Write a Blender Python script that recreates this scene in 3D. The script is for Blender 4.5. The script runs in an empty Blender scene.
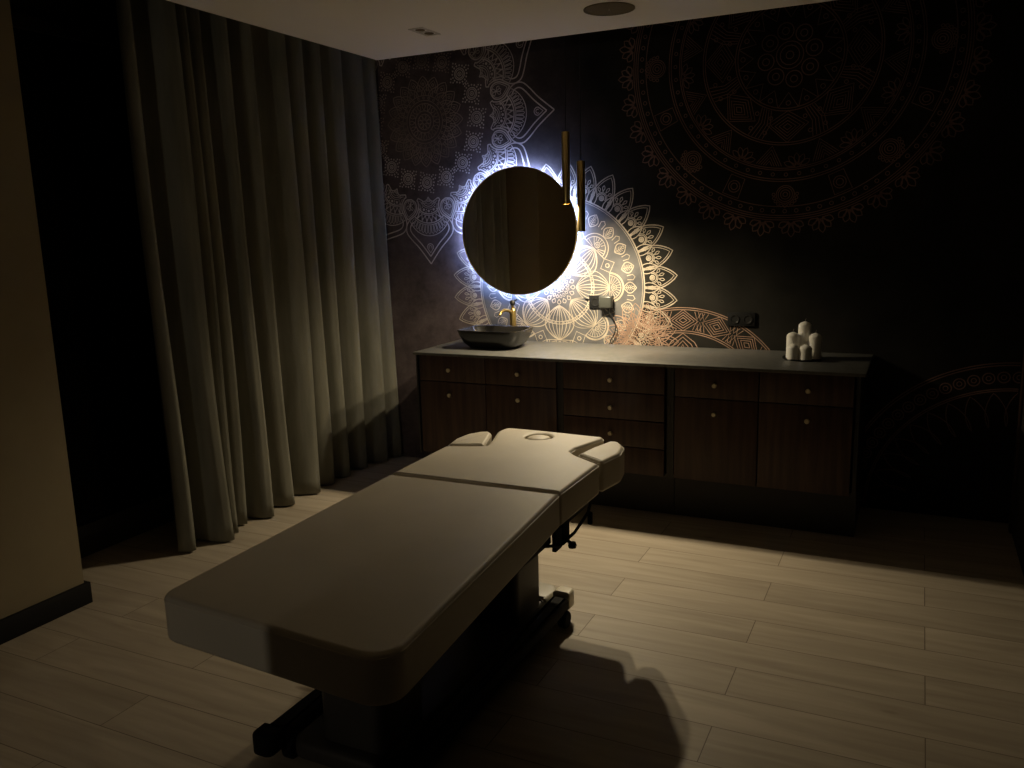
import bpy, bmesh, math, random
from mathutils import Vector, Matrix
PI = math.pi
random.seed(7)
SC = bpy.context.scene
COL = SC.collection

# ------------------------------------------------------------------ helpers
def link(o, parent=None, kind=None, label=None):
    COL.objects.link(o)
    if parent is not None: o.parent = parent
    if kind: o['kind'] = kind
    if label: o['label'] = label
    return o
def tag(o, label, cat, group=None):
    o['label'] = label; o['category'] = cat
    if group: o['group'] = group
    return o
def thing(name, loc, label, cat, group=None):
    o = bpy.data.objects.new(name, None); o.empty_display_size = .1
    o.location = loc; COL.objects.link(o)
    return tag(o, label, cat, group)
def obj(name, bm, mats, parent=None, smooth=True, kind=None, label=None, sharp=35, wn=False):
    """links a bmesh, given in WORLD coordinates, as one mesh object"""
    if not isinstance(mats, (list, tuple)): mats = [mats]
    off = Vector((0, 0, 0)); p = parent
    while p is not None:
        off += p.location; p = p.parent
    if parent is None and kind is None:      # single mesh thing: origin at its base
        vs = [v.co for v in bm.verts]
        loc = Vector(((min(v.x for v in vs)+max(v.x for v in vs))/2, (min(v.y for v in vs)+max(v.y for v in vs))/2, min(v.z for v in vs)))
    else: loc = Vector((0, 0, 0))
    bmesh.ops.translate(bm, verts=bm.verts, vec=-(off+loc))
    bmesh.ops.recalc_face_normals(bm, faces=bm.faces)
    me = bpy.data.meshes.new(name); bm.to_mesh(me); bm.free()
    for m in mats: me.materials.append(m)
    if smooth:
        me.polygons.foreach_set('use_smooth', [True]*len(me.polygons))
        me.set_sharp_from_angle(angle=math.radians(sharp))
    o = bpy.data.objects.new(name, me); link(o, parent, kind, label); o.location = loc
    if wn:
        w = o.modifiers.new('wn', 'WEIGHTED_NORMAL'); w.keep_sharp = True
    return o
def box(bm, x0, x1, y0, y1, z0, z1, bev=0, seg=2, mat=0):
    r = bmesh.ops.create_cube(bm, size=1)
    vs = r['verts']
    for v in vs:
        v.co = Vector(((x0+x1)/2+v.co.x*(x1-x0), (y0+y1)/2+v.co.y*(y1-y0), (z0+z1)/2+v.co.z*(z1-z0)))
    fs = set(f for v in vs for f in v.link_faces)
    for f in fs: f.material_index = mat
    if bev:
        es = list(set(e for v in vs for e in v.link_edges))
        bmesh.ops.bevel(bm, geom=es, offset=bev, segments=seg, profile=.5, affect='EDGES')
    return bm
def nbox(*a, **k): return box(bmesh.new(), *a, **k)
def quad(bm, pts, mat=0):
    f = bm.faces.new([bm.verts.new(p) for p in pts]); f.material_index = mat; return f
def lathe(bm, prof, c, seg=32, axis='z', mat=0, sx=1, sy=1):
    """prof: list of (radius, height); radius 0 closes with a pole"""
    cx, cy, cz = c; rings = []
    def P(r, h, a):
        u, v = r*math.cos(a)*sx, r*math.sin(a)*sy
        if axis == 'z': return (cx+u, cy+v, cz+h)
        if axis == 'y': return (cx+u, cy+h, cz+v)
        return (cx+h, cy+u, cz+v)
    for r, h in prof:
        if r < 1e-7: rings.append([bm.verts.new(P(0, h, 0))])
        else: rings.append([bm.verts.new(P(r, h, 2*PI*i/seg)) for i in range(seg)])
    for A, B in zip(rings, rings[1:]):
        for i in range(seg):
            j = (i+1) % seg
            a = A[i % len(A)]; b = A[j % len(A)]; c2 = B[j % len(B)]; d = B[i % len(B)]
            L = []
            for v in (a, b, c2, d):
                if v not in L: L.append(v)
            if len(L) > 2:
                f = bm.faces.new(L); f.material_index = mat
    return bm
def tube(bm, pts, r, seg=10, closed=False, caps=True, mat=0):
    pts = [Vector(p) for p in pts]; n = len(pts); rings = []
    up = None
    for i, p in enumerate(pts):
        if closed: t = pts[(i+1) % n]-pts[i-1]
        else: t = pts[min(i+1, n-1)]-pts[max(i-1, 0)]
        t.normalize()
        if up is None:
            up = Vector((0, 0, 1)) if abs(t.z) < .9 else Vector((1, 0, 0))
        s = t.cross(up).normalized(); up = s.cross(t).normalized()
        rr = r[i] if isinstance(r, (list, tuple)) else r
        rings.append([bm.verts.new(p+s*rr*math.cos(2*PI*k/seg)+up*rr*math.sin(2*PI*k/seg)) for k in range(seg)])
    R = list(zip(rings, rings[1:]))
    if closed: R.append((rings[-1], rings[0]))
    for A, B in R:
        for k in range(seg):
            bm.faces.new((A[k], A[(k+1) % seg], B[(k+1) % seg], B[k])).material_index = mat
    if caps and not closed:
        bm.faces.new(rings[0][::-1]).material_index = mat; bm.faces.new(rings[-1]).material_index = mat
    return bm
def round_poly(pts, rad, seg=6):
    """pts [(x,y)], rad one radius or a list: rounds every corner"""
    out = []; n = len(pts)
    for i in range(n):
        r = rad[i] if isinstance(rad, (list, tuple)) else rad
        p = Vector(pts[i]); a = Vector(pts[i-1]); b = Vector(pts[(i+1) % n])
        da = (a-p); db = (b-p); la, lb = da.length, db.length; da.normalize(); db.normalize()
        ang = math.acos(max(-1, min(1, da.dot(db))))
        if r <= 0 or ang > PI-.03: out.append(tuple(p)); continue
        d = min(r/math.tan(ang/2), la*.48, lb*.48); rr = d*math.tan(ang/2)
        c = p+(da+db).normalized()*(rr/math.sin(ang/2))
        s = p+da*d; e = p+db*d
        a0 = math.atan2(s.y-c.y, s.x-c.x); a1 = math.atan2(e.y-c.y, e.x-c.x)
        dd = (a1-a0+PI) % (2*PI)-PI
        for k in range(seg+1):
            t = a0+dd*k/seg; out.append((c.x+rr*math.cos(t), c.y+rr*math.sin(t)))
    return out
def area2(P): return sum(P[i-1][0]*P[i][1]-P[i][0]*P[i-1][1] for i in range(len(P)))/2
def inset(P, d):
    n = len(P); s = 1 if area2(P) > 0 else -1; out = []
    for i in range(n):
        a = Vector(P[i-1]); p = Vector(P[i]); b = Vector(P[(i+1) % n])
        t1 = (p-a).normalized(); t2 = (b-p).normalized()
        n1 = Vector((-t1.y, t1.x))*s; n2 = Vector((-t2.y, t2.x))*s
        m = (n1+n2)
        if m.length < 1e-6: m = n1
        m.normalize(); k = max(.45, m.dot(n1))
        q = p+m*(d/k); out.append((q.x, q.y))
    return out
def pad(P, z0, z1, rt=.022, rb=.012, seg=6, mat=0, bm=None, puff=.0):
    """upholstered slab: outline P, rounded top and bottom rims, built of inset rings"""
    bm = bm or bmesh.new(); prof = []
    for k in range(3+1):
        a = PI/2*k/3; prof.append((rb*(1-math.sin(a)), z0+rb*(1-math.cos(a))))
    for k in range(seg+1):
        a = PI/2*k/seg; prof.append((rt*(1-math.cos(a)), z1-rt*(1-math.sin(a))))
    if puff: prof.append((rt+.03, z1+puff))
    rings = []
    for d, z in prof:
        Q = inset(P, d) if d > 1e-6 else P
        rings.append([bm.verts.new((x, y, z)) for x, y in Q])
    n = len(P)
    for A, B in zip(rings, rings[1:]):
        for i in range(n):
            bm.faces.new((A[i], A[(i+1) % n], B[(i+1) % n], B[i])).material_index = mat
    bm.faces.new(rings[0][::-1]).material_index = mat
    bm.faces.new(rings[-1]).material_index = mat
    return bm

# ------------------------------------------------------------------ materials
def mat(name, col, rough=.5, metal=0, spec=.5, emit=None, es=0, sheen=0, coat=0):
    m = bpy.data.materials.new(name); m.use_nodes = True
    b = m.node_tree.nodes['Principled BSDF']
    b.inputs['Base Color'].default_value = (*col, 1); b.inputs['Roughness'].default_value = rough
    b.inputs['Metallic'].default_value = metal; b.inputs['Specular IOR Level'].default_value = spec
    if emit: b.inputs['Emission Color'].default_value = (*emit, 1); b.inputs['Emission Strength'].default_value = es
    if sheen: b.inputs['Sheen Weight'].default_value = sheen
    if coat: b.inputs['Coat Weight'].default_value = coat
    return m
def noisy(name, c1, c2, scale=8, rough=.5, stretch=(1, 1, 1), bump=0, bscale=200, detail=6, metal=0, lo=.35, hi=.65, spec=.5, sheen=0, c3=None):
    m = mat(name, c1, rough, metal, spec, sheen=sheen); nt = m.node_tree; N = nt.nodes; L = nt.links
    b = N['Principled BSDF']; tc = N.new('ShaderNodeTexCoord'); mp = N.new('ShaderNodeMapping')
    mp.inputs['Scale'].default_value = stretch; L.new(tc.outputs['Object'], mp.inputs['Vector'])
    nz = N.new('ShaderNodeTexNoise'); nz.inputs['Scale'].default_value = scale; nz.inputs['Detail'].default_value = detail
    L.new(mp.outputs[0], nz.inputs['Vector'])
    cr = N.new('ShaderNodeValToRGB'); cr.color_ramp.elements[0].position = lo; cr.color_ramp.elements[1].position = hi
    cr.color_ramp.elements[0].color = (*c1, 1); cr.color_ramp.elements[1].color = (*c2, 1)
    if c3:
        e = cr.color_ramp.elements.new((lo+hi)/2); e.color = (*c3, 1)
    L.new(nz.outputs['Fac'], cr.inputs['Fac']); L.new(cr.outputs[0], b.inputs['Base Color'])
    if bump:
        n2 = N.new('ShaderNodeTexNoise'); n2.inputs['Scale'].default_value = bscale; n2.inputs['Detail'].default_value = 4
        L.new(mp.outputs[0], n2.inputs['Vector'])
        bp = N.new('ShaderNodeBump'); bp.inputs['Strength'].default_value = bump; bp.inputs['Distance'].default_value = .01
        L.new(n2.outputs['Fac'], bp.inputs['Height']); L.new(bp.outputs[0], b.inputs['Normal'])
    return m
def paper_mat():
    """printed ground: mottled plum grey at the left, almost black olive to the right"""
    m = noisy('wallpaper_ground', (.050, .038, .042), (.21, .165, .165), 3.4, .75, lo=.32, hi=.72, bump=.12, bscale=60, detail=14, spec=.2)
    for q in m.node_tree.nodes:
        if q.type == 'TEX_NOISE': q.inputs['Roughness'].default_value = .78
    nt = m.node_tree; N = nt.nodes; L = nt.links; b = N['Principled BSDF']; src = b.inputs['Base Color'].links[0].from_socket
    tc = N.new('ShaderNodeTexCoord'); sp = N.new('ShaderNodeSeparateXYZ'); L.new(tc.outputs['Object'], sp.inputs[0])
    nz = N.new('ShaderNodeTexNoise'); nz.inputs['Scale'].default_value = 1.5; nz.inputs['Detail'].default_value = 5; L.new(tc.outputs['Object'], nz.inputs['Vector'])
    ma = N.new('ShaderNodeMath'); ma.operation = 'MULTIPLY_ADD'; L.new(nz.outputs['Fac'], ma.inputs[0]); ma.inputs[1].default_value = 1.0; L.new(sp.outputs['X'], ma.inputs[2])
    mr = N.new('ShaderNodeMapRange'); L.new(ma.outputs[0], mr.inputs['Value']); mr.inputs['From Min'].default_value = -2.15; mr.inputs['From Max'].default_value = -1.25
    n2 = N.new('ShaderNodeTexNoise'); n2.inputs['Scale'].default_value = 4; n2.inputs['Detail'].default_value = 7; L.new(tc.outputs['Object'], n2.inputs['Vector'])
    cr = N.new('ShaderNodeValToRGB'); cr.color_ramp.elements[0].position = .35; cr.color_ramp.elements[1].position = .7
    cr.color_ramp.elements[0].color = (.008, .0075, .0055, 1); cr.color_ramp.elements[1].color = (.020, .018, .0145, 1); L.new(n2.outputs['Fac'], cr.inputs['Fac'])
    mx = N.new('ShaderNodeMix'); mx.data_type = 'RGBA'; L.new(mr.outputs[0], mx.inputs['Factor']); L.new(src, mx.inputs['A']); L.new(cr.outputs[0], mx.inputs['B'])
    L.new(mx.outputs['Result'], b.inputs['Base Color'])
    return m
def floor_mat():
    m = mat('oak_floor', (.4, .3, .2), .5); nt = m.node_tree; N = nt.nodes; L = nt.links; b = N['Principled BSDF']
    tc = N.new('ShaderNodeTexCoord')
    mp = N.new('ShaderNodeMapping'); mp.inputs['Location'].default_value = (.52, .02, 0)
    L.new(tc.outputs['Object'], mp.inputs['Vector'])
    br = N.new('ShaderNodeTexBrick'); br.offset = .5; br.offset_frequency = 2
    br.inputs['Scale'].default_value = 1; br.inputs['Brick Width'].default_value = 1.24; br.inputs['Row Height'].default_value = .2
    br.inputs['Mortar Size'].default_value = .0018; br.inputs['Mortar Smooth'].default_value = .3
    br.inputs['Color1'].default_value = (.0, .0, .0, 1); br.inputs['Color2'].default_value = (1, 1, 1, 1)
    br.inputs['Mortar'].default_value = (.5, .5, .5, 1); br.inputs['Bias'].default_value = 0
    L.new(mp.outputs[0], br.inputs['Vector'])
    m2 = N.new('ShaderNodeMapping'); m2.inputs['Scale'].default_value = (1.1, 11, 1); L.new(tc.outputs['Object'], m2.inputs['Vector'])
    add = N.new('ShaderNodeVectorMath'); add.operation = 'MULTIPLY_ADD'
    add.inputs[1].default_value = (7, 13, 3); L.new(br.outputs['Color'], add.inputs[0]); L.new(m2.outputs[0], add.inputs[2])
    nz = N.new('ShaderNodeTexNoise'); nz.inputs['Scale'].default_value = 1.6; nz.inputs['Detail'].default_value = 7; nz.inputs['Distortion'].default_value = .6
    L.new(add.outputs[0], nz.inputs['Vector'])
    cr = N.new('ShaderNodeValToRGB'); e = cr.color_ramp.elements
    e[0].position = .3; e[0].color = (.36, .30, .225, 1); e[1].position = .68; e[1].color = (.49, .42, .325, 1)
    L.new(nz.outputs['Fac'], cr.inputs['Fac'])
    # per-plank tint
    hs = N.new('ShaderNodeMix'); hs.data_type = 'RGBA'; hs.blend_type = 'MULTIPLY'; hs.inputs['Factor'].default_value = .12
    L.new(cr.outputs[0], hs.inputs['A']); L.new(br.outputs['Color'], hs.inputs['B'])
    # knots
    vo = N.new('ShaderNodeTexVoronoi'); vo.inputs['Scale'].default_value = 1.3
    m3 = N.new('ShaderNodeMapping'); m3.inputs['Scale'].default_value = (.8, 2.4, 1); L.new(tc.outputs['Object'], m3.inputs['Vector']); L.new(m3.outputs[0], vo.inputs['Vector'])
    kr = N.new('ShaderNodeValToRGB'); kr.color_ramp.elements[0].position = .02; kr.color_ramp.elements[0].color = (.35, .3, .25, 1)
    kr.color_ramp.elements[1].position = .055; kr.color_ramp.elements[1].color = (1, 1, 1, 1); L.new(vo.outputs['Distance'], kr.inputs['Fac'])
    k = N.new('ShaderNodeMix'); k.data_type = 'RGBA'; k.blend_type = 'MULTIPLY'; k.inputs['Factor'].default_value = .7
    L.new(hs.outputs['Result'], k.inputs['A']); L.new(kr.outputs[0], k.inputs['B'])
    mx = N.new('ShaderNodeMix'); mx.data_type = 'RGBA'; L.new(br.outputs['Fac'], mx.inputs['Factor'])
    L.new(k.outputs['Result'], mx.inputs['A']); mx.inputs['B'].default_value = (.15, .115, .08, 1)
    L.new(mx.outputs['Result'], b.inputs['Base Color'])
    bp = N.new('ShaderNodeBump'); bp.inputs['Strength'].default_value = .35; bp.inputs['Distance'].default_value = .002; bp.invert = True
    L.new(br.outputs['Fac'], bp.inputs['Height']); L.new(bp.outputs[0], b.inputs['Normal'])
    b.inputs['Roughness'].default_value = .55; b.inputs['Specular IOR Level'].default_value = .35
    return m
def emit_mat(name, col, s):
    m = bpy.data.materials.new(name); m.use_nodes = True; nt = m.node_tree; nt.nodes.clear()
    e = nt.nodes.new('ShaderNodeEmission'); o = nt.nodes.new('ShaderNodeOutputMaterial')
    e.inputs[0].default_value = (*col, 1); e.inputs[1].default_value = s; nt.links.new(e.outputs[0], o.inputs[0]); return m

WARM = (1.0, .83, .55); COOL = (.36, .50, 1.0); PEND = 55; LED = 130; HALL = 38
M = dict(
    floor=floor_mat(),
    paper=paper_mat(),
    disc=noisy('wallpaper_grey_disc', (.065, .065, .07), (.14, .137, .135), 7, .75, lo=.3, hi=.7, detail=8, spec=.2),
    line=noisy('wallpaper_light_line', (.29, .245, .19), (.48, .41, .32), 14, .6, spec=.3),
    pale=noisy('wallpaper_pale_line', (.50, .43, .41), (.72, .64, .61), 12, .6, spec=.3),
    copper=noisy('wallpaper_copper_line', (.21, .13, .09), (.36, .23, .165), 10, .6, spec=.3),
    brown=noisy('wallpaper_brown_line', (.22, .17, .155), (.42, .33, .30), 5, .7, spec=.2),
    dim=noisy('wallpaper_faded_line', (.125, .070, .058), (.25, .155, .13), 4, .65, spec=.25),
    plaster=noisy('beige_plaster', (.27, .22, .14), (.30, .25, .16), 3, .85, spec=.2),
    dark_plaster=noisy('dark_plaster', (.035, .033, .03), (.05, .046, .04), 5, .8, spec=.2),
    ceil=mat('ceiling_paint', (.92, .89, .84), .9, spec=.1),
    base=mat('black_baseboard', (.006, .0055, .005), .7, spec=.2),
    curtain=noisy('grey_velvet', (.145, .140, .112), (.205, .198, .160), 14, .95, (1, 1, .15), bump=.15, bscale=500, spec=.1),
    leather=noisy('greige_upholstery', (.53, .475, .375), (.57, .51, .405), 5, .55, bump=.04, bscale=380, spec=.35),
    piping=mat('greige_piping', (.58, .52, .41), .5),
    walnut=noisy('walnut_veneer', (.036, .019, .0145), (.068, .038, .027), 5, .5, (7, 7, .5), detail=8, spec=.35),
    carcass=mat('black_cabinet_board', (.018, .016, .015), .55),
    worktop=noisy('grey_stone_worktop', (.088, .088, .082), (.115, .113, .106), 30, .42, spec=.45),
    brass=mat('brushed_brass', (.50, .36, .13), .32, 1),
    knobm=mat('brass_knob', (.62, .54, .37), .45, .4),
    black=mat('black_plastic', (.012, .012, .012), .35),
    basin=mat('black_ceramic', (.014, .013, .012), .22, spec=.5, coat=.3),
    steel=mat('dark_steel', (.05, .048, .045), .4, .8),
    blacksteel=mat('black_painted_steel', (.014, .013, .012), .75, spec=.2),
    shell=noisy('column_cover', (.04, .036, .03), (.05, .044, .037), 6, .5),
    covr=mat('beige_plastic', (.36, .33, .26), .45),
    cream=mat('cream_plastic', (.72, .66, .52), .35),
    rubber=mat('black_rubber', (.008, .008, .008), .8, spec=.15),
    wax=mat('white_wax', (.86, .84, .78), .45),
    wick=mat('wick', (.25, .22, .2), .9),
    mirror=mat('bronze_mirror', (.84, .77, .66), .02, 1),
    grille=noisy('speaker_grille', (.15, .125, .085), (.18, .15, .10), 300, .8, spec=.2),
    white=mat('white_plastic', (.65, .62, .56), .5),
    chrome=mat('chrome', (.8, .8, .8), .15, 1),
    greyplug=mat('grey_plastic', (.045, .048, .043), .3),
    glass=mat('night_glass', (.004, .004, .005), .05),
    door=noisy('dark_door', (.04, .03, .022), (.06, .045, .03), 4, .5, (6, 6, .5)),
    led=emit_mat('cool_led', COOL, LED),
    bulb=emit_mat('warm_bulb', (1, .80, .42), 60),
    hall=emit_mat('hall_lamp', (1.0, .92, .80), 5),
)
# ------------------------------------------------------------------ wallpaper
XL, XR, ZT = -3.72, .498, 2.845
class Paper:
    def __init__(s): s.bm = bmesh.new(); s.k = 0
    def pt(s, p, lay): return (p[0], -(.0003+lay*.0004+(s.k % 7)*.00003), p[1])
    def inside(s, p): return XL < p[0] < XR and .02 < p[1] < ZT
    def stroke(s, P, w=.0055, closed=False, m=2, lay=1):
        s.k += 1; n = len(P); V = []
        for i in range(n):
            if closed: a, b = P[i-1], P[(i+1) % n]
            else: a, b = P[max(i-1, 0)], P[min(i+1, n-1)]
            dx, dz = b[0]-a[0], b[1]-a[1]; l = math.hypot(dx, dz) or 1
            nx, nz = -dz/l*w/2, dx/l*w/2
            nx *= 1.22; nz *= 1.22
            V.append(((P[i][0]+nx, P[i][1]+nz), (P[i][0]-nx, P[i][1]-nz)))
        prev = None
        rng = list(range(n))+([0] if closed else [])
        prevv = None
        for i in rng:
            if not s.inside(P[i]): prevv = None; continue
            cur = (s.bm.verts.new(s.pt(V[i][0], lay)), s.bm.verts.new(s.pt(V[i][1], lay)))
            if prevv: s.bm.faces.new((prevv[0], cur[0], cur[1], prevv[1])).material_index = m
            prevv = cur
    def fill(s, P, m=1, lay=0):
        s.k += 1
        P = [(min(max(x, XL), XR), min(max(z, .02), ZT)) for x, z in P]
        Q = []
        for p in P:
            if not Q or (abs(p[0]-Q[-1][0])+abs(p[1]-Q[-1][1])) > 1e-4: Q.append(p)
        if len(Q) > 2:
            try: s.bm.faces.new([s.bm.verts.new(s.pt(p, lay)) for p in Q]).material_index = m
            except ValueError: pass
W = Paper()
def PC(c, r, a): return (c[0]+r*math.cos(a), c[1]+r*math.sin(a))
def arc(c, r, a0, a1, n): return [PC(c, r, a0+(a1-a0)*i/n) for i in range(n+1)]
def circ(c, r, w=.0055, m=2, lay=1, n=None):
    n = n or max(10, int(r*260)); W.stroke([PC(c, r, 2*PI*i/n) for i in range(n)], w, True, m, lay)
def disc(c, r, m=1, lay=0, n=None):
    n = n or max(10, int(r*200)); W.fill([PC(c, r, 2*PI*i/n) for i in range(n)], m, lay)
def loc(c, a, u, v):
    """point u along the direction a from c, v across"""
    return (c[0]+u*math.cos(a)-v*math.sin(a), c[1]+u*math.sin(a)+v*math.cos(a))
def petal(c, a, r0, r1, hw, kind='leaf', n=10):
    """outline from base side to tip and back"""
    L = []
    for i in range(n+1):
        t = i/n
        if kind == 'leaf': w = hw*math.sin(PI*(.28+.72*t))**.8 if t < 1 else 0
        elif kind == 'onion': w = hw*math.sin(PI*min(1, t**1.05))**.75*(1-.0*t)
        elif kind == 'drop': w = hw*math.sin(PI*t**1.5)
        elif kind == 'round': w = hw*math.sqrt(max(0, 1-t*t))
        else: w = hw*math.sin(PI*t)
        L.append((r0+(r1-r0)*t, w))
    return [loc(c, a, u, w) for u, w in L]+[loc(c, a, u, -w) for u, w in L[::-1][1:]]
def rings_of(c, n, a0=0): return [a0+2*PI*i/n for i in range(n)]

def mandala_gold(c):
    R = .555
    # outer petals first (they sit behind the grey disc)
    for a in rings_of(c, 32, PI/32):
        P = petal(c, a, R, .757, .068, 'leaf'); W.fill(petal(c, a, R, .755, .060), 0, .2); W.stroke(P, .0055, m=2)
        W.stroke(petal(c, a, R, .738, .058, 'leaf'), .0035, m=2)
        o = loc(c, a, .606, 0)
        circ(o, .014, .006, 2); disc(o, .009, 2, 1); W.stroke(arc(o, .026, a-PI*.55, a+PI*.55, 10), .005); W.stroke(arc(o, .034, a-PI*.5, a+PI*.5, 10), .0035)
        for d in (-.75, -.25, .25, .75):
            W.stroke(petal(o, a+d, .038, .076 if abs(d) < .5 else .066, .0075, 'drop', 6), .0035)
    for a in rings_of(c, 32, 0):
        P = petal(c, a, R, .648, .030, 'leaf', 7); W.fill(P, 0, .6); W.stroke(P, .0045, lay=1.3)
        o = loc(c, a, .585, 0); circ(o, .007, .004, lay=1.3); W.stroke([loc(c, a, .60, -.013), loc(c, a, .622, 0), loc(c, a, .60, .013)], .003, lay=1.3)
    disc(c, R, 1, .8)
    circ(c, R, .006, lay=1.6); circ(c, R-.012, .0025, lay=1.6)
    # leaf ring
    for i, a in enumerate(rings_of(c, 24, 0)):
        P = petal(c, a, .415, .498, .036, 'onion', 9); r = .455
        if i % 3 != 1: rr = .475
        o = loc(c, a, .462, 0)
        W.stroke(petal(c, a, .424, .505, .033, 'sin', 9), .005, lay=1.6)
        W.stroke([loc(c, a, .43, 0), loc(c, a, .478, 0)], .003, lay=1.6); circ(loc(c, a, .484, 0), .008, .004, lay=1.6)
        for u in (.44, .452, .464):
            for s in (-1, 1): W.stroke([loc(c, a, u, 0), loc(c, a, u+.010, s*.017)], .003, lay=1.6)
        b = a+PI/24
        W.stroke([loc(c, b, .45, -.012), loc(c, b, .487, -.016), loc(c, b, .50, 0), loc(c, b, .487, .016), loc(c, b, .45, .012)], .004, lay=1.6)
    # fans at the lotus tips
    for a in rings_of(c, 8, 0):
        o = loc(c, a, .335, 0); P = arc(o, .088, a-PI/2, a+PI/2, 16)
        W.fill(P, 1, 1.9); W.stroke(P, .009, lay=2.3); W.stroke(arc(o, .072, a-PI/2, a+PI/2, 14), .004, lay=2.3); W.stroke([P[0], P[-1]], .004, lay=2.3)
        e = loc(c, a, .363, 0); circ(e, .017, .004, lay=2.3); circ(e, .007, .004, lay=2.3)
        for d in range(-5, 6):
            t = a+d*PI/12
            W.stroke([PC(o, .045 if abs(d) < 3 else .022, t), PC(o, .072, t)], .0032, lay=2.3)
        b = a+PI/8                                         # diamonds between the fans
        W.stroke([loc(c, b, .30, 0), loc(c, b, .345, -.045), loc(c, b, .395, 0), loc(c, b, .345, .045)], .004, True, lay=1.6)
        circ(loc(c, b, .347, 0), .012, .004, lay=1.6)
    # lotus petals
    for a in rings_of(c, 8, 0):
        r0, r1, hw = .115, .335, .098
        W.fill(petal(c, a, r0, r1, hw, 'onion', 14), 1, 2.5)
        for k in (1, .74, .48, .2): W.stroke(petal(c, a, r0, r1, hw*k, 'onion', 14), .0055 if k == 1 else .0035, lay=2.9)
        W.stroke([loc(c, a, r0, 0), loc(c, a, r1, 0)], .0035, lay=2.9)
    for r in (.218, .234): circ(c, r, .004, lay=3)
    for a in rings_of(c, 48, 0): circ(PC(c, .226, a), .0035, .003, lay=3, n=6)
    # drops at the heart
    for n, r0, r1, hw, o in ((16, .075, .108, .012, 0), (16, .045, .07, .008, PI/16), (8, .0, .038, .012, 0)):
        for a in rings_of(c, n, o): W.stroke(petal(c, a, r0, r1, hw, 'drop', 7), .004, lay=3)

def rosette_brown(c, R=.285, m=4):
    for k, (r0, r1, n, o) in enumerate(((.19, R, 20, 0), (.15, .235, 20, PI/20))):
        for a in rings_of(c, n, o):
            P = petal(c, a, r0, r1, .042, 'leaf', 8); W.fill(P, 0, .9-.3*k); W.stroke(P, .0045, m=m, lay=1.6-.3*k)
            W.stroke(petal(c, a, r0, r1-.02, .026, 'leaf', 6), .003, m=m, lay=1.6-.3*k)
            if k == 0: circ(loc(c, a, .235, 0), .008, .004, m=m, lay=1.6)
    disc(c, .165, 0, 1.9)
    for r in (.165, .135, .115, .07, .05): circ(c, r, .004, m=m, lay=2.3)
    for a in rings_of(c, 24): circ(PC(c, .15, a), .007, .0035, m=m, lay=2.3, n=8); 
    for a in rings_of(c, 16): W.stroke(petal(c, a, .07, .115, .012, 'drop', 6), .0035, m=m, lay=2.3)
    for a in rings_of(c, 8): W.stroke(petal(c, a, .01, .05, .012, 'drop', 6), .0035, m=m, lay=2.3)

def medallion(o, m):
    for r in (.012, .026, .036): circ(o, r, .0045, m=m, n=18)
    disc(o, .005, m, 1)
    for i in range(16):
        a = 2*PI*i/16; disc(PC(o, .052, a), .0062, m, 1, 6)
        if i % 4 in (1, 2): disc(PC(o, .068, a), .0055, m, 1, 6)
        if i % 4 == 1: disc(PC(o, .080, a+PI/16), .0055, m, 1, 6)

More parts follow.
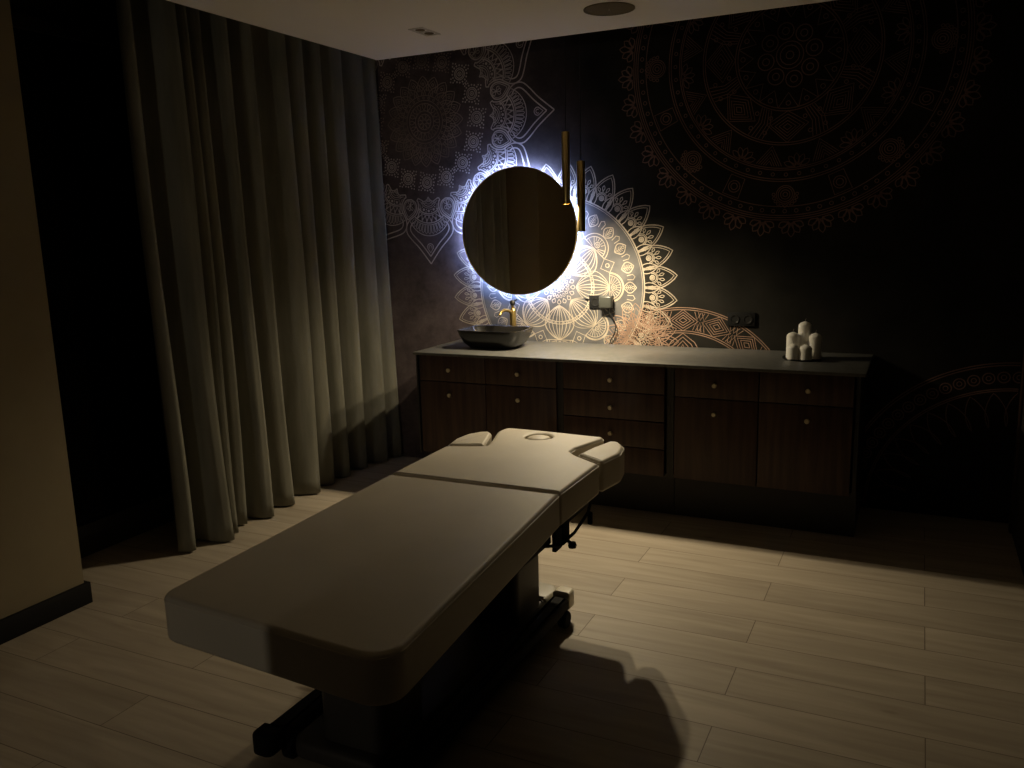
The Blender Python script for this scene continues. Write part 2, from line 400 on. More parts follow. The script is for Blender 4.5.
def cr(P, k=5):
    """Catmull-Rom through P"""
    out = []; n = len(P)
    for i in range(n-1):
        p0, p1, p2, p3 = P[max(i-1, 0)], P[i], P[i+1], P[min(i+2, n-1)]
        for q in range(k):
            t = q/k
            out.append(tuple(.5*(2*p1[j]+(p2[j]-p0[j])*t+(2*p0[j]-5*p1[j]+4*p2[j]-p3[j])*t*t+(3*p1[j]-p0[j]-3*p2[j]+p3[j])*t**3) for j in (0, 1)))
    return out+[P[-1]]
def lace(c, a, m):
    """one pointed shell of the lace ring, pointing along a"""
    L = lambda u, v: loc(c, a, u, v)
    def both(pts, w, smooth=True):
        q = cr(pts) if smooth else pts
        W.stroke([L(u, v) for u, v in q], w, m=m); W.stroke([L(u, -v) for u, v in q], w, m=m)
    # inner scalloped edge
    both([(.478, 0), (.500, .014), (.508, .036)], .006); both([(.508, .036), (.496, .055), (.484, .078)], .006); both([(.484, .078), (.500, .088), (.504, .081)], .006)
    both([(.494, 0), (.514, .016), (.520, .036), (.510, .058), (.502, .068)], .003)
    # outer line: round the hearts, over the shoulder and out to the point, double
    both([(.504, .081), (.542, .079), (.588, .097), (.610, .128), (.630, .156), (.657, .175), (.690, .181), (.720, .172), (.758, .140), (.807, .090), (.862, .044), (.918, 0)], .0065)
    both([(.640, .118), (.655, .140), (.680, .150), (.705, .143), (.735, .118), (.780, .072), (.825, .034), (.868, 0)], .0065)
    both([(.520, .067), (.552, .066), (.592, .080), (.618, .105)], .0035)
    cs = L(.490, 0)
    for r, w, t in ((.034, .003, 1.15), (.048, .004, 1.3), (.060, .003, 1.2), (.098, .006, .95), (.108, .0035, .90), (.158, .006, .78), (.170, .004, .74)):
        W.stroke(arc(cs, r, a-t, a+t, 22), w, m=m)
    W.stroke(arc(cs, .018, a-1.3, a+1.3, 10), .004, m=m)
    for i in range(-1, 2): disc(PC(cs, .079, a+i*.50), .009, m, 1, 8)
    for i in (-1.5, -.5, .5, 1.5): disc(PC(cs, .072, a+i*.50), .0045, m, 1, 6); disc(PC(cs, .088, a+i*.50), .0045, m, 1, 6)
    for i in range(-6, 6):
        t0 = a+i*.125; t1 = a+(i+1)*.125; A, B = (.112, .154) if i % 2 == 0 else (.154, .112)
        W.stroke([PC(cs, A, t0), PC(cs, B, t1)], .0035, m=m)
        if i % 2: W.stroke([PC(cs, .130, t0), PC(cs, .152, t0)], .0035, m=m)
    W.stroke([PC(cs, .186+.056*math.cos(d*1.5), a+d) for d in [x*.10 for x in range(-8, 9)]], .0045, m=m)
    for i in range(-6, 7):                                 # ribbed fan
        t = a+i*.118; e = .172+.048*math.cos(i*.118*1.5)
        W.stroke([PC(cs, .174, t-.040), PC(cs, e, t-.040), PC(cs, e+.011, t), PC(cs, e, t+.040), PC(cs, .174, t+.040)], .0032, m=m)
    o = L(.808, 0); W.stroke(arc(o, .024, a+PI*.45, a+PI*1.55, 10)+[loc(o, a, .036, 0), PC(o, .024, a+PI*.45)], .0045, m=m); W.stroke(arc(o, .012, a+PI*.3, a+PI*1.7, 8), .004, m=m)
def lace_heart(c, a, m):
    P = cr([(.645, 0), (.615, .026), (.585, .046), (.55, .050), (.520, .034), (.508, 0)])
    L = lambda u, v: loc(c, a, u, v)
    for k, w in ((1, .0065), (.80, .003)):
        q = [(.555+(u-.555)*k, v*k) for u, v in P]
        W.stroke([L(u, v) for u, v in q]+[L(u, -v) for u, v in q[::-1][1:]], w, m=m)
    for d in (-.75, 0, .75, 2.6, -2.6): W.stroke(petal(L(.548, 0), a+d, .0, .036, .009, 'drop', 6), .003, m=m)

def chevrons(c, r0, r1, a, da, m, k=5):
    """nested diamond standing across a ring band"""
    rm, h = (r0+r1)/2, (r1-r0)/2
    for i in range(k):
        f = 1-i/k; W.stroke([PC(c, rm-h*f, a), PC(c, rm, a+da*f), PC(c, rm+h*f, a), PC(c, rm, a-da*f)], .004, True, m=m)
def mandala_faded(c, m=5):
    # outer scallops
    for a in rings_of(c, 36, .04):
        for d in (-1.15, -.6, 0, .6, 1.15):
            W.stroke(petal(PC(c, .868, a), a+d, .012, .088-.014*abs(d), .017, 'drop', 6), .005, m=m)
    for r in (.862, .85, .838, .79): circ(c, r, .004, m=m)
    for a in rings_of(c, 84): circ(PC(c, .815, a), .010, .0035, m=m, n=9)
    # spirals with halo of dots
    for i, a in enumerate(rings_of(c, 16)):
        o = PC(c, .725, a)
        if i % 2 == 0:
            for r in (.012, .025, .038, .048): circ(o, r, .004, m=m, n=18)
            for j in range(11):
                t = a-1.6+3.2*j/10; circ(PC(o, .062, t), .008, .0035, m=m, n=8)
        else:
            W.stroke([PC(c, .67, a-.06), PC(c, .78, a-.06), PC(c, .78, a+.06), PC(c, .67, a+.06)], .004, True, m=m)
            for r in (.018, .032): circ(o, r, .004, m=m, n=16)
    for r in (.655, .643, .595, .585): circ(c, r, .004, m=m)
    for a in rings_of(c, 56): circ(PC(c, .619, a), .009, .0035, m=m, n=9)
    # half flowers and nested triangles
    for a in rings_of(c, 12, .1):
        for d in (-1.1, -.55, 0, .55, 1.1): W.stroke(petal(PC(c, .585, a), a+PI+d, .012, .075, .013, 'drop', 6), .0035, m=m)
        b = a+PI/12
        for k in range(5):
            f = 1-k*.19; W.stroke([PC(c, .575, b-.12*f), PC(c, .575-.105*f, b), PC(c, .575, b+.12*f)], .0035, m=m)
    for r in (.462, .45, .285, .272): circ(c, r, .004, m=m)
    for i, a in enumerate(rings_of(c, 8, PI/8*.0-PI/2)):
        chevrons(c, .285, .45, a, .30, m)
        b = a+PI/8
        for j in range(-2, 3): W.stroke([PC(c, .29, b+j*.045), PC(c, .365, b+j*.045+.05), PC(c, .445, b+j*.045)], .0035, m=m)
        for j in (-1, 1): circ(PC(c, .33, b+j*.12), .010, .0035, m=m, n=8); circ(PC(c, .41, b+j*.10), .010, .0035, m=m, n=8)
    for a in rings_of(c, 16): W.stroke([PC(c, .27, a-.19), PC(c, .19, a), PC(c, .27, a+.19)], .0035, m=m); circ(PC(c, .245, a), .012, .0035, m=m, n=9)
    for a in rings_of(c, 8, .2):
        circ(PC(c, .125, a), .042, .0045, m=m, n=18); circ(PC(c, .125, a), .018, .004, m=m, n=12)
    for r in (.05, .07, .02): circ(c, r, .004, m=m)
def arch_band(c, R, r, m, n=44, span=(0, PI)):
    for q in (R, R-.012, r, r+.012): W.stroke(arc(c, q, span[0], span[1], 60), .004, m=m)
    k = 9
    for i in range(k):
        a = span[0]+(span[1]-span[0])*(i+.5)/k
        chevrons(c, r+.012, R-.012, a, .075/((R+r)/2)*1.2, m, 4)
        b = a+(span[1]-span[0])/k/2
        for j in range(-1, 2):
            W.stroke([PC(c, r+.02, b+j*.035-.03), PC(c, (R+r)/2, b+j*.035), PC(c, r+.02, b+j*.035+.03)], .0035, m=m)
            W.stroke([PC(c, R-.02, b+j*.035-.03), PC(c, (R+r)/2+.01, b+j*.035), PC(c, R-.02, b+j*.035+.03)], .0035, m=m)
def copper_flower(c, R, m=3):
    for (r0, r1, n, o, hw) in ((.12, R, 18, 0, .035), (.09, R*.78, 18, .17, .03), (.05, R*.56, 14, .1, .028)):
        for a in rings_of(c, n, o): W.stroke(petal(c, a, r0, r1, hw, 'leaf', 7), .004, m=m, lay=3.4); W.stroke(petal(c, a, r0, r1*.88, hw*.55, 'leaf', 5), .003, m=m, lay=3.4)
    for r in (.05, .035, .09): circ(c, r, .0035, m=m, lay=3.4)

C0 = (-2.967, 2.286)
rosette_brown(C0)
for i in range(16):
    a = math.radians(i*22.5); medallion(PC(C0, .385, a), 6 if -140 < (math.degrees(a)+180) % 360-180 < 60 else 4)
for i in range(12):
    a = math.radians(.3+i*30); lace(C0, a, 6); lace_heart(C0, a+PI/12, 6)
mandala_gold((-2.036, 1.22))
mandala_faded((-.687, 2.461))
arch_band((-1.245, .45), .655, .505, 3)
for k in range(4): W.stroke([(-1.245-.13+k*.03, .80), (-1.245-.07+k*.02, .90-k*.012), (-1.245, .952-k*.022), (-1.245+.07-k*.02, .90-k*.012), (-1.245+.13-k*.03, .80)], .0045, m=3)
copper_flower((-1.50, .90), .23)
fc = (.49, .02)
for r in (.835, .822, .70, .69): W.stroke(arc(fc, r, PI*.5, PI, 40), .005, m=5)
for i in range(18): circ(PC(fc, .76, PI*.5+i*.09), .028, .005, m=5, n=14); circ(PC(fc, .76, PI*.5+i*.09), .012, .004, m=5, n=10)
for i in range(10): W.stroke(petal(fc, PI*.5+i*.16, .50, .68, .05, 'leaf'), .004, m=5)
# the wall itself, in the same mesh
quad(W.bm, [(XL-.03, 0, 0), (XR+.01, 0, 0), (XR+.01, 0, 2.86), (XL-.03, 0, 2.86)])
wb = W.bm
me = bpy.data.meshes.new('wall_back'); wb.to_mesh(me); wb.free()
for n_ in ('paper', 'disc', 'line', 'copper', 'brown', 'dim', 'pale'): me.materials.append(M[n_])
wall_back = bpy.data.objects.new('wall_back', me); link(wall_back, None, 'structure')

# ------------------------------------------------------------------ room shell
YF, YH = -6.0, -9.0           # wall behind the camera, end of the hall beyond
obj('floor', nbox(-3.80, .62, YH, .1, -.1, 0), M['floor'], kind='structure', smooth=False)
# suspended ceiling panel stops short of the feature wall and of the curtain
b = nbox(-2.94, .62, YF, -.55, 2.581, 2.70); obj('ceiling', b, M['ceil'], kind='structure', smooth=False)
b = nbox(-3.80, .62, YH, .1, 2.85, 2.95); obj('ceiling', b, M['dark_plaster'], kind='structure', smooth=False)
# left wall: plaster pier by the camera, window recess behind the curtain
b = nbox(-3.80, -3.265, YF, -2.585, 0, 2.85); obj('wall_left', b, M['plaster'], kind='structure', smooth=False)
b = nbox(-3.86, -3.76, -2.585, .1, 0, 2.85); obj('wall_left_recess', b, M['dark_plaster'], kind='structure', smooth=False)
b = nbox(-3.265, -3.247, -5.4, -2.565, 0, .098, bev=.003); box(b, -3.80, -3.2651, -2.5849, -2.565, 0, .098, bev=.003)
obj('baseboard_left', b, M['base'], kind='structure')
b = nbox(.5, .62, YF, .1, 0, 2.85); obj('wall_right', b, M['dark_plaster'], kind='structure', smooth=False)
b = nbox(.488, .4999, -.16, -.10, 0, 2.3, bev=.003)
obj('trim_1', b, M['walnut'], kind='structure')
# front wall with the doorway the hall light falls through
b = nbox(-3.265, -2.10, YF-.12, YF, 0, 2.85); box(b, -1.36, .5, YF-.12, YF, 0, 2.85); box(b, -2.10, -1.36, YF-.12, YF, 2.1, 2.85)
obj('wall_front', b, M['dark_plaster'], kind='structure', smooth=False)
b = nbox(-2.70, -2.60, YH, YF-.12, 0, 2.85); box(b, .5, .62, YH, YF, 0, 2.85); box(b, -2.7, .62, YH-.1, YH, 0, 2.85)
obj('wall_hall', b, M['dark_plaster'], kind='structure', smooth=False)
# window in the recess (night outside)
b = bmesh.new()
for y0, y1 in ((-2.50, -2.44), (-1.34, -1.28), (-.18, -.12)): box(b, -3.76, -3.71, y0, y1, .12, 2.6, bev=.004)
for z0, z1 in ((.12, .18), (2.54, 2.60)): box(b, -3.755, -3.712, -2.44, -.18, z0, z1)
wn_ = obj('window_1', b, M['carcass'], kind='structure')
obj('window_pane', nbox(-3.745, -3.735, -2.44, -.18, .18, 2.54), M['glass'], parent=wn_, smooth=False)

# ------------------------------------------------------------------ curtain
def curtain():
    crest = [(-3.27, -1.955), (-3.195, -1.76), (-3.235, -1.66), (-3.295, -1.53), (-3.25, -1.39), (-3.265, -1.185), (-3.265, -.925), (-3.315, -.74), (-3.31, -.58), (-3.305, -.375), (-3.285, -.165), (-3.262, -.045)]
    path = [(-3.33, -2.01)]
    for i, c in enumerate(crest):
        if 0 < i < len(crest)-1:
            g = (c[1]-crest[i-1][1]); h = crest[i+1][1]-c[1]
            path += [(c[0]-.30*g, c[1]-.30*g), (c[0]-.06*g, c[1]-.12*g), c, (c[0]-.14*h, c[1]+.09*h)]
        else: path.append(c)
        if i < len(crest)-1:
            d = crest[i+1][1]-c[1]; path.append((min(c[0], crest[i+1][0])-min(.23, d*1.2), c[1]+d*.42))
    path += [(-3.31, -.018), (-3.45, -.012)]
    # smooth (Catmull-Rom)
    pts = []
    n = len(path)
    for i in range(n-1):
        p0, p1, p2, p3 = path[max(i-1, 0)], path[i], path[i+1], path[min(i+2, n-1)]
        for k in range(9):
            t = k/9
            pts.append(tuple(.5*((2*p1[j])+(-p0[j]+p2[j])*t+(2*p0[j]-5*p1[j]+4*p2[j]-p3[j])*t*t+(-p0[j]+3*p1[j]-3*p2[j]+p3[j])*t**3) for j in (0, 1)))
    pts.append(path[-1])
    pts = [p for i, p in enumerate(pts) if i % 3 == 0 or i == len(pts)-1]
    bm = bmesh.new(); zs = [.012+2.82*k/34 for k in range(35)]; rows = []
    for z in zs:
        f = z/2.83; row = []
        for i, (x, y) in enumerate(pts):
            amp = 1-.42*f
            xx = -3.37+(x+3.37)*amp+.010*math.sin(z*2.1+i*.13)*(1-f)
            yy = y+.014*math.sin(z*1.7+y*9)*(1-f)+.010*f*math.sin(y*17)
            yy = min(yy, -.008)
            row.append(bm.verts.new((xx, yy, z)))
        rows.append(row)
    for A, B in zip(rows, rows[1:]):
        for i in range(len(A)-1): bm.faces.new((A[i], A[i+1], B[i+1], B[i]))
    o = obj('curtain', bm, M['curtain'], sharp=180)
    s = o.modifiers.new('thick', 'SOLIDIFY'); s.thickness = .004; s.offset = -1
    tag(o, 'floor-length grey velvet curtain in deep folds along the left wall', 'curtain')
    tr = nbox(-3.40, -3.36, -2.1, -.02, 2.836, 2.8495); t = obj('curtain_track', tr, M['black'])
    tag(t, 'black ceiling track that the grey velvet curtain hangs from', 'curtain track')
curtain()

# ------------------------------------------------------------------ cabinets under the worktop
YB, YFR = -.62, -.601         # front faces, carcass front
def knob(parent, x, z):
    b = lathe(bmesh.new(), [(0, -.024), (.010, -.024), (.0125, -.020), (.0125, -.013), (.006, -.010), (.005, 0), (0, 0)], (x, YB, z), 20, 'y')
    obj('knob', b, M['knobm'], parent)
def front(root, name, x0, x1, z0, z1, kx, kz):
    o = obj(name, nbox(x0, x1, YB, YFR-.0005, z0, z1, bev=.0015), M['walnut'], root); knob(o, kx, kz)
def carcass(root, x0, x1):
    b = bmesh.new(); t = .018; z0, z1 = .245, .855
    box(b, x0, x0+t, YFR, -.012, z0, z1); box(b, x1-t, x1, YFR, -.012, z0, z1)
    box(b, x0+t, x1-t, YFR, -.012, z0, z0+t); box(b, x0+t, x1-t, YFR, -.012, z1-t, z1); box(b, x0+t, x1-t, -.024, -.012, z0+t, z1-t)
    obj('plinth', nbox(x0+.001, x1-.001, -.50, -.014, .0002, z0-.0005), M['carcass'], root, smooth=False)
    return obj('carcass', b, M['carcass'], root, smooth=False)
G = 'walnut cabinets under the grey worktop'
def cab(x0, x1, label):
    r = thing('base_cabinet', ((x0+x1)/2, -.3, 0), label, 'cabinet', G); carcass(r, x0, x1); return r
r = cab(-2.716, -1.790, 'dark walnut cabinet with two drawers over two doors, below the black basin')
obj('side_panel', nbox(-2.726, -2.7165, -.62, -.012, .245, .855), M['carcass'], r, smooth=False)
for x0, x1, kx in ((-2.702, -2.257, -2.494), (-2.253, -1.806, -2.040)):
    front(r, 'drawer', x0, x1, .699, .852, kx, .770); front(r, 'door', x0, x1, .250, .694, kx, .618)
r = cab(-1.789, -1.156, 'dark walnut cabinet of four stacked drawers, between the two door cabinets')
for z0, z1, kz in ((.703, .852, .768), (.552, .698, .615), (.401, .547, .470), (.250, .396, .322)):
    front(r, 'drawer', -1.762, -1.184, z0, z1, -1.482, kz)
r = cab(-1.155, -.222, 'dark walnut cabinet at the right end, below the white candles')
for x0, x1, kx in ((-1.128, -.699, -.917), (-.693, -.250, -.459)):
    front(r, 'drawer', x0, x1, .699, .852, kx, .770); front(r, 'door', x0, x1, .250, .694, kx, .618)
wt = obj('worktop', nbox(-2.732, -.200, -.64, -.004, .8551, .871, bev=.0015), M['worktop'])
tag(wt, 'long thin grey worktop running over the walnut cabinets', 'worktop')

# ------------------------------------------------------------------ basin, tap
def basin():
    root = thing('washbasin', (-2.335, -.315, .871), 'black rectangular vessel basin with rounded corners on the worktop', 'washbasin')
    cx, cy, z = -2.335, -.315, .8712
    def ring(w, d, r): return [(cx+x, cy+y) for x, y in round_poly([(-w, -d), (w, -d), (w, d), (-w, d)], r, 7)]
    prof = [(.135, .085, .05, 0), (.150, .10, .06, .004), (.182, .128, .07, .035), (.205, .146, .075, .080), (.214, .153, .078, .112), (.214, .153, .078, .116),
            (.207, .146, .072, .116), (.200, .139, .07, .108), (.185, .125, .065, .06), (.150, .10, .06, .025), (.10, .06, .04, .016), (.03, .03, .03, .014)]
    bm = bmesh.new(); R = []
    for w, d, r, h in prof: R.append([bm.verts.new((x, y, z+h)) for x, y in ring(w, d, r)])
    n = len(R[0])
    for A, B in zip(R, R[1:]):
        for i in range(n): bm.faces.new((A[i], A[(i+1) % n], B[(i+1) % n], B[i]))
    bm.faces.new(R[0][::-1]); bm.faces.new(R[-1])
    obj('bowl', bm, M['basin'], root, sharp=60)
    obj('drain', lathe(bmesh.new(), [(0, .004), (.02, .004), (.024, 0), (0, 0)], (cx, cy, z+.0145), 20), M['brass'], root)
basin()
def faucet():
    x, y = -2.315, -.10; root = thing('faucet', (x, y, .871), 'brushed brass tap standing behind the black basin below the mirror', 'tap')
    obj('base_flange', lathe(bmesh.new(), [(0, 0), (.027, 0), (.027, .006), (.022, .009), (0, .009)], (x, y, .8712), 24), M['brass'], root)
    obj('body', lathe(bmesh.new(), [(0, 0), (.020, 0), (.020, .195), (.017, .205), (.010, .212), (.010, .228), (0, .228)], (x, y, .8803), 28), M['brass'], root)
    pts = [(x-.004, y-.012, 1.065), (x-.012, y-.04, 1.082), (x-.022, y-.075, 1.086), (x-.030, y-.105, 1.078), (x-.034, y-.122, 1.058)]
    obj('spout', tube(bmesh.new(), pts, [.011, .011, .0105, .010, .0095], 14), M['brass'], root)
    b = lathe(bmesh.new(), [(0, 0), (.012, 0), (.017, .010), (.017, .024), (.010, .034), (0, .036)], (x, y, 1.1086), 20); tube(b, [(x, y, 1.128), (x+.02, y-.01, 1.140), (x+.04, y-.02, 1.148)], .0045, 8)
    obj('lever', b, M['steel'], root)
faucet()

# ------------------------------------------------------------------ mirror with back light
def mirror():
    c = (-2.286, 0, 1.570); R = .396
    root = thing('wall_mirror', (c[0], 0, c[2]-R), 'large round mirror with thin brass rim and cool white glow behind it', 'mirror')
    obj('mirror_glass', lathe(bmesh.new(), [(0, -.0565), (R-.004, -.0565), (R-.004, -.0500), (0, -.0500)], c, 96, 'y'), M['mirror'], root)
    obj('rim', lathe(bmesh.new(), [(R-.0038, -.0590), (R+.002, -.0590), (R+.002, -.0460), (R-.0038, -.0460), (R-.0038, -.0590)], c, 96, 'y'), M['brass'], root)
    obj('back_box', lathe(bmesh.new(), [(0, -.0495), (R-.006, -.0495), (R-.006, -.0455), (R-.010, -.0455), (R-.010, -.0480), (R-.055, -.0480), (R-.055, -.002), (0, -.002)], c, 64, 'y'), M['white'], root)
    obj('light_strip', lathe(bmesh.new(), [(R-.034, -.0475), (R-.014, -.0475), (R-.014, -.0460), (R-.034, -.0460), (R-.034, -.0475)], c, 64, 'y'), M['led'], root)
mirror()

# ------------------------------------------------------------------ pendants in the gap of the suspended ceiling
def pendant(x, y, z0, z1, label):
    root = thing('pendant_lamp', (x, y, 2.85), label, 'pendant lamp', 'slim brass pendant lamps beside the mirror'); r = .0225
    obj('ceiling_canopy', lathe(bmesh.new(), [(0, 0), (.03, 0), (.03, -.02), (0, -.02)], (x, y, 2.8498), 24), M['black'], root)
    obj('cable', tube(bmesh.new(), [(x, y, 2.829), (x, y, z1+.001)], .0028, 8), M['black'], root)
    t = obj('tube_shade', lathe(bmesh.new(), [(0, z1), (r-.002, z1), (r, z1-.003), (r, z0), (r-.003, z0), (r-.003, z1-.02), (0, z1-.02)], (x, y, 0), 32), M['brass'], root)
    obj('bulb', lathe(bmesh.new(), [(0, z0+.006), (r-.0035, z0+.006), (r-.0035, z0+.05), (0, z0+.05)], (x, y, 0), 24), M['bulb'], root)
    return root
pendant(-1.797, -.45, 1.716, 2.106, 'slim brass tube pendant hanging in front of the right rim of the mirror')
pendant(-1.709, -.45, 1.565, 1.945, 'slim brass tube pendant hanging lower, just right of the other one')
def arealight(name, loc, size, power, col, spread=PI):
    l = bpy.data.lights.new(name, 'AREA'); l.shape = 'DISK'; l.size = size; l.energy = power; l.color = col; l.spread = spread
    o = bpy.data.objects.new(name, l); o.location = loc; COL.objects.link(o); return o
for i, (x, z) in enumerate(((-1.797, 1.716), (-1.709, 1.565))):
    l = bpy.data.lights.new('pendant_light', 'SPOT'); l.energy = PEND; l.color = WARM; l.shadow_soft_size = .016
    l.spot_size = math.radians(172); l.spot_blend = .8
    o = bpy.data.objects.new('pendant_light', l); o.location = (x, -.45, z-.003); COL.objects.link(o)

# ------------------------------------------------------------------ ceiling fittings
def speaker():
    x, y, z = -1.362, -.968, 2.581
    root = thing('ceiling_speaker', (x, y, z), 'round flush ceiling speaker with a tiny light at its centre', 'speaker')
    obj('rim', lathe(bmesh.new(), [(.111, -.001), (.119, -.001), (.119, -.005), (.111, -.006), (.111, -.001)], (x, y, z), 64), M['grille'], root)
    obj('grille', lathe(bmesh.new(), [(0, -.0008), (.1105, -.0008), (.1105, -.004), (0, -.007)], (x, y, z), 64), M['grille'], root)
    obj('indicator', lathe(bmesh.new(), [(0, -.0072), (.005, -.0072), (.003, -.0095), (0, -.010)], (x, y, z), 12), M['chrome'], root)
speaker()
def spot():
    x, y, z = -2.32, -1.03, 2.581
    root = thing('ceiling_spotlight', (x, y, z), 'small rectangular twin spotlight, switched off, in the ceiling near the curtain', 'ceiling light')
    b = bmesh.new(); hx, hy = .042, .088
    box(b, x-hx, x-hx+.012, y-hy, y+hy, z-.004, z-.0002); box(b, x+hx-.012, x+hx, y-hy, y+hy, z-.004, z-.0002)
    for q in (-hy, -.006, hy-.012): box(b, x-hx+.012, x+hx-.012, y+q, y+q+.012, z-.004, z-.0002)
    obj('frame', b, M['white'], root, smooth=False)
    for s in (-1, 1):
        obj('lamp', lathe(bmesh.new(), [(0, -.0005), (.024, -.0005), (.024, -.003), (.018, -.0015), (0, -.0012)], (x, y+s*.043, z), 24), M['grille'], root)
spot()

# ------------------------------------------------------------------ sockets
def sock(x, z, label):
    root = thing('wall_socket', (x, 0, z-.04), label, 'socket', 'black double sockets above the worktop')
    obj('plate', nbox(x-.078, x+.078, -.011, -.0022, z-.04, z+.04, bev=.003), M['rubber'], root)
    for s in (-1, 1):
        obj('outlet', lathe(bmesh.new(), [(.026, -.011), (.026, -.0145), (.021, -.0145), (.019, -.0115), (0, -.0115)], (x+s*.037, 0, z), 28, 'y'), M['black'], root)
sock(-1.755, 1.13, 'black double socket with a grey plug in it, right of the mirror')
sock(-.905, 1.045, 'black double socket in shadow, left of the white candles')
r = thing('power_adapter', (-1.715, -.014, 1.085), 'grey and black plug-in adapter with a cable, in the socket right of the mirror', 'adapter')
obj('housing', nbox(-1.755, -1.672, -.058, -.0147, 1.095, 1.172, bev=.012, seg=4), M['greyplug'], r)
obj('strain_relief', tube(bmesh.new(), [(-1.70, -.035, 1.096), (-1.70, -.035, 1.078)], .006, 10), M['black'], r)
cb = [(-1.70, -.035, 1.080)]
for k in range(1, 15):
    t = k/14; cb.append((-1.70+.045*math.sin(t*PI*.95), -.035+.02*t, 1.080-.185*t))
cb += [(-1.69, -.018, .884), (-1.70, -.022, .876)]
obj('cable', tube(bmesh.new(), cb, .0035, 8), M['black'], r)

# ------------------------------------------------------------------ candles
tray = obj('candle_tray', lathe(bmesh.new(), [(0, 0), (.098, 0), (.106, .008), (.103, .009), (.096, .0035), (0, .0035)], (-.533, -.262, .8713), 48), M['black'])
tag(tray, 'round black tray under the white candles on the worktop', 'tray')
def candle(x, y, h, r, label, lean=0):
    z = .875; root = thing('pillar_candle', (x, y, z), label, 'candle', 'white pillar candles on the black tray')
    obj('wax_body', lathe(bmesh.new(), [(0, 0), (r, 0), (r, h-.022), (r-.002, h-.016), (r-.010, h-.008), (.006, h), (0, h)], (x, y, z), 32), M['wax'], root, sharp=60)
    obj('wick', tube(bmesh.new(), [(x, y, z+h), (x+.0005, y, z+h+.008), (x+.003, y, z+h+.016)], .0013, 6), M['wick'], root)
candle(-0.532, -0.215, .190, .034, 'tallest white pillar candle, at the back of the group')
candle(-0.587, -0.255, .137, .033, 'medium white pillar candle at the left of the group, behind the short one')
candle(-0.473, -0.255, .135, .033, 'medium white pillar candle at the right of the group')
candle(-0.575, -0.323, .084, .030, 'short white pillar candle at the front left of the group')
candle(-0.512, -0.325, .082, .032, 'short white pillar candle at the front centre of the group')

# ------------------------------------------------------------------ massage table
def table():
    root = thing('massage_table', (-1.40, -2.55, 0), 'greige upholstered massage table on a low wheeled base in the middle of the floor', 'massage table')
    zt, zb = .690, .562
    def pads(name, pts, rad, rt=.020, puff=0, z0=zb, z1=zt):
        P = round_poly(pts, rad)
        if area2(P) < 0: P = P[::-1]
        o = obj(name, pad(P, z0, z1, rt, .016, puff=puff), M['leather'], root, sharp=50, wn=True)
        Q = inset(P, rt*.10); obj('piping', tube(bmesh.new(), [(x, y, z1-rt*.62) for x, y in Q], .0022, 6, closed=True), M['piping'], o)
        return o
    # long body section
    pads('body_cushion', [(-1.735, -3.475), (-.982, -3.530), (-1.080, -2.321), (-1.778, -2.330)], [.055, .075, .012, .012], .019)
    # head section with its tongue
    H = [(-1.778, -2.322), (-1.786, -1.895), (-1.618, -1.836), (-1.640, -1.745), (-1.690, -1.585), (-1.683, -1.507), (-1.514, -1.506), (-1.205, -1.524), (-1.190, -1.556),
         (-1.248, -1.745), (-1.246, -1.800), (-1.203, -1.843), (-1.076, -1.930), (-1.080, -2.313)]
    h = pads('head_cushion', H, [.012, .02, .02, .05, .05, .035, 0, .02, .02, .03, .02, .02, .02, .012], .018)
    hc = (-1.474, -1.612)
    cut = obj('cutter', lathe(bmesh.new(), [(0, .62), (.060, .62), (.060, .672), (.063, .682), (.074, .6905), (.09, .70), (.09, .75), (0, .75)], (*hc, 0), 48), M['leather'], root)
    return root, h, cut, hc, pads
root, head, cut, hc, pads = table()
bo = head.modifiers.new('face_hole', 'BOOLEAN'); bo.object = cut; bo.operation = 'DIFFERENCE'; bo.solver = 'EXACT'
head.modifiers.move(len(head.modifiers)-1, 0)
dg = bpy.context.evaluated_depsgraph_get(); nm = bpy.data.meshes.new_from_object(head.evaluated_get(dg))
head.modifiers.clear(); head.data = nm; bpy.data.objects.remove(cut)
obj('face_hole_plug', lathe(bmesh.new(), [(0, .621), (.0545, .621), (.0545, .671), (.050, .682), (.035, .687), (0, .688)], (*hc, 0), 48), M['leather'], root, sharp=60)
pads('armrest_pad', [(-1.790, -1.873), (-1.808, -1.77), (-1.800, -1.68), (-1.765, -1.618), (-1.722, -1.598), (-1.694, -1.640), (-1.632, -1.828)], [.015, .04, .04, .04, .02, .012, .012], .018)
pads('armrest_pad', [(-1.208, -1.822), (-1.190, -1.70), (-1.158, -1.580), (-1.118, -1.572), (-1.066, -1.650), (-1.048, -1.755), (-1.074, -1.910)], [.012, .03, .02, .03, .05, .05, .015], .018)
ST = M['blacksteel']
b = bmesh.new()
for (x0, x1, y0, y1) in ((-1.70, -1.655, -3.35, -2.37), (-1.14, -1.095, -3.35, -2.37), (-1.70, -1.655, -2.29, -1.93), (-1.16, -1.115, -2.29, -1.95)):
    box(b, x0, x1, y0, y1, .522, .5615, bev=.003)
for y0, y1 in ((-3.33, -3.29), (-2.90, -2.86), (-2.42, -2.38), (-2.28, -2.24), (-1.98, -1.94)):
    box(b, -1.656, -1.139, y0, y1, .524, .5612, bev=.003)
box(b, -1.52, -1.38, -1.941, -1.70, .535, .5614, bev=.003)
for x in (-1.21, -1.68): box(b, x, x+.05, -1.95, -1.66, .545, .5616, bev=.003)
fr = obj('frame', b, ST, root)
b = nbox(-1.60, -1.24, -3.20, -1.90, .486, .5215, bev=.006); obj('frame_tray', b, ST, root)
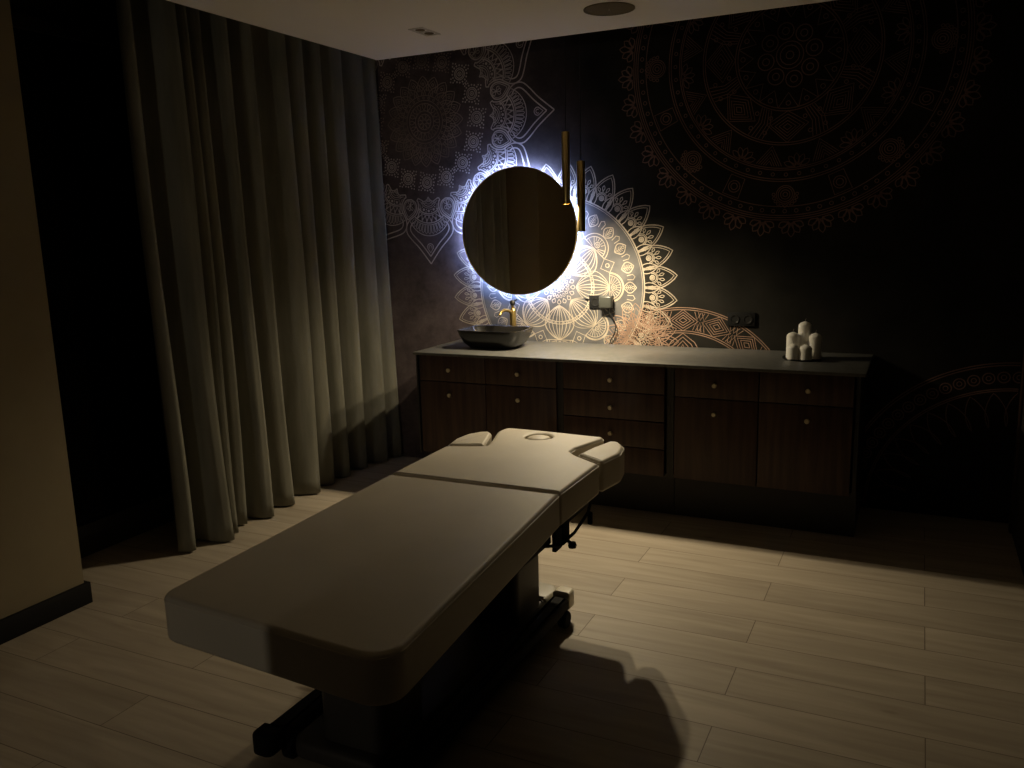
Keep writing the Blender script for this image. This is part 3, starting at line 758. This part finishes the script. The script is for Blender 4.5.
# hinge brackets and adjustment knobs on the right side
for y, z in ((-2.33, .50), (-2.26, .50)):
    b = nbox(-1.098, -1.082, y-.03, y+.03, z-.015, .5614, bev=.003); obj('hinge_bracket', b, ST, root)
b = tube(bmesh.new(), [(-1.09, -2.272, .513), (-1.062, -2.272, .490)], .007, 8); lathe(b, [(0, 0), (.014, 0), (.016, .010), (.012, .02), (0, .022)], (-1.056, -2.272, .476), 12); obj('adjustment_knob', b, M['rubber'], root)
b = tube(bmesh.new(), [(-1.10, -2.44, .535), (-1.075, -2.34, .505), (-1.075, -2.20, .505), (-1.08, -2.05, .530), (-1.09, -2.0, .545)], .006, 8); obj('release_bar', b, ST, root)
b = lathe(bmesh.new(), [(0, 0), (.009, 0), (.010, .008), (.010, .045), (0, .05)], (-1.08, -2.028, .478), 12); obj('release_lever', b, M['rubber'], root)
b = tube(bmesh.new(), [(-1.30, -1.92, .535), (-1.22, -1.85, .53), (-1.13, -1.80, .53)], .010, 8); obj('armrest_bracket', b, ST, root)
# two telescopic columns
for y0, y1, x0, x1 in ((-2.24, -2.00, -1.535, -1.300), (-3.10, -2.87, -1.55, -1.315)):
    P = round_poly([(x0, y0), (x1, y0), (x1, y1), (x0, y1)], .035)
    c = obj('lift_column', pad(P, .099, .36, .006, .004), M['shell'], root)
    P2 = inset(P, .006); obj('inner_sleeve', pad(P2, .3602, .4858, .003, .003), M['steel'], c)
# base
P = round_poly([(-1.640, -3.14), (-1.30, -3.14), (-1.30, -1.961), (-1.640, -1.961)], [.05, .05, .005, .005])
obj('base_plate', pad(P, .040, .098, .020, .01), M['shell'], root)
P = round_poly([(-1.640, -1.96), (-1.300, -1.96), (-1.280, -1.80), (-1.640, -1.80)], [.005, .005, .10, .10])
obj('base_cover', pad(P, .042, .100, .020, .01), M['covr'], root, label='light beige rounded base cover')
for x in (-1.700, -1.245):
    y0, y1 = -3.20, -1.865
    P = round_poly([(x-.038, y0+.0705), (x+.038, y0+.0705), (x+.038, y1-.0705), (x-.038, y1-.0705)], .008)
    cf = obj('base_rail', pad(P, .062, .114, .018, .008), ST, root)
    for s_, ey in ((-1, y0), (1, y1)):
        a, bb = sorted((ey, ey-s_*.07)); P = round_poly([(x-.038, a), (x+.038, a), (x+.038, bb), (x-.038, bb)], [.025, .025, .006, .006] if s_ < 0 else [.006, .006, .025, .025])
        if s_ > 0: obj('end_cap', pad(P, .058, .128, .012, .008), M['cream'], cf, label='cream plastic end cap')
        else: obj('end_cap', pad(P, .058, .128, .012, .008), M['rubber'], cf, label='black rubber end cap')
        w = lathe(bmesh.new(), [(0, -.018), (.031, -.018), (.036, -.012), (.036, .012), (.031, .018), (0, .018)], (x+.030, ey-s_*.11, .0362), 28, 'x')
        obj('caster', w, M['rubber'], cf)

# ------------------------------------------------------------------ hall lamp behind the camera
hl = obj('hall_lamp', lathe(bmesh.new(), [(0, -.022), (.014, -.016), (.022, 0), (.014, .016), (0, .022)], (-1.375, -8.4, 2.0), 24), M['hall'])
tag(hl, 'small round lamp in the hall beyond the doorway', 'lamp')
l = bpy.data.lights.new('hall_light', 'POINT'); l.energy = HALL; l.color = (1, .90, .74); l.shadow_soft_size = .018
o = bpy.data.objects.new('hall_light', l); o.location = (-1.375, -8.4, 1.75); COL.objects.link(o)
hl.visible_shadow = True
tube_ = tube(bmesh.new(), [(-1.375, -8.4, 2.846), (-1.375, -8.4, 2.023)], .004, 8); cbl = obj('lamp_cord', tube_, M['black'], None); tag(cbl, 'black cord of the hall lamp', 'cord')

# ------------------------------------------------------------------ world, camera, view
w = bpy.data.worlds.new('night'); SC.world = w; w.use_nodes = True
w.node_tree.nodes['Background'].inputs[0].default_value = (.6, .55, .5, 1); w.node_tree.nodes['Background'].inputs[1].default_value = .0
cam = bpy.data.cameras.new('camera'); co = bpy.data.objects.new('camera', cam); COL.objects.link(co)
R = ((0.90113432, 0.05734491, -0.42973072), (0.4327721, -0.17795252, 0.88376536), (-0.02579222, -0.98236677, -0.1851764))
m = Matrix.Identity(4)
for i in range(3):
    m[i][0] = R[i][0]; m[i][1] = -R[i][1]; m[i][2] = -R[i][2]
m[0][3], m[1][3], m[2][3] = 0, -4.9, 1.6057
co.matrix_world = m
cam.sensor_width = 36; cam.lens = 839.3/1024*36; cam.clip_start = .05
SC.camera = co
SC.view_settings.view_transform = 'Standard'; SC.view_settings.look = 'None'
SC.view_settings.gamma = 1; SC.view_settings.use_curve_mapping = False; SC.view_settings.exposure = 0
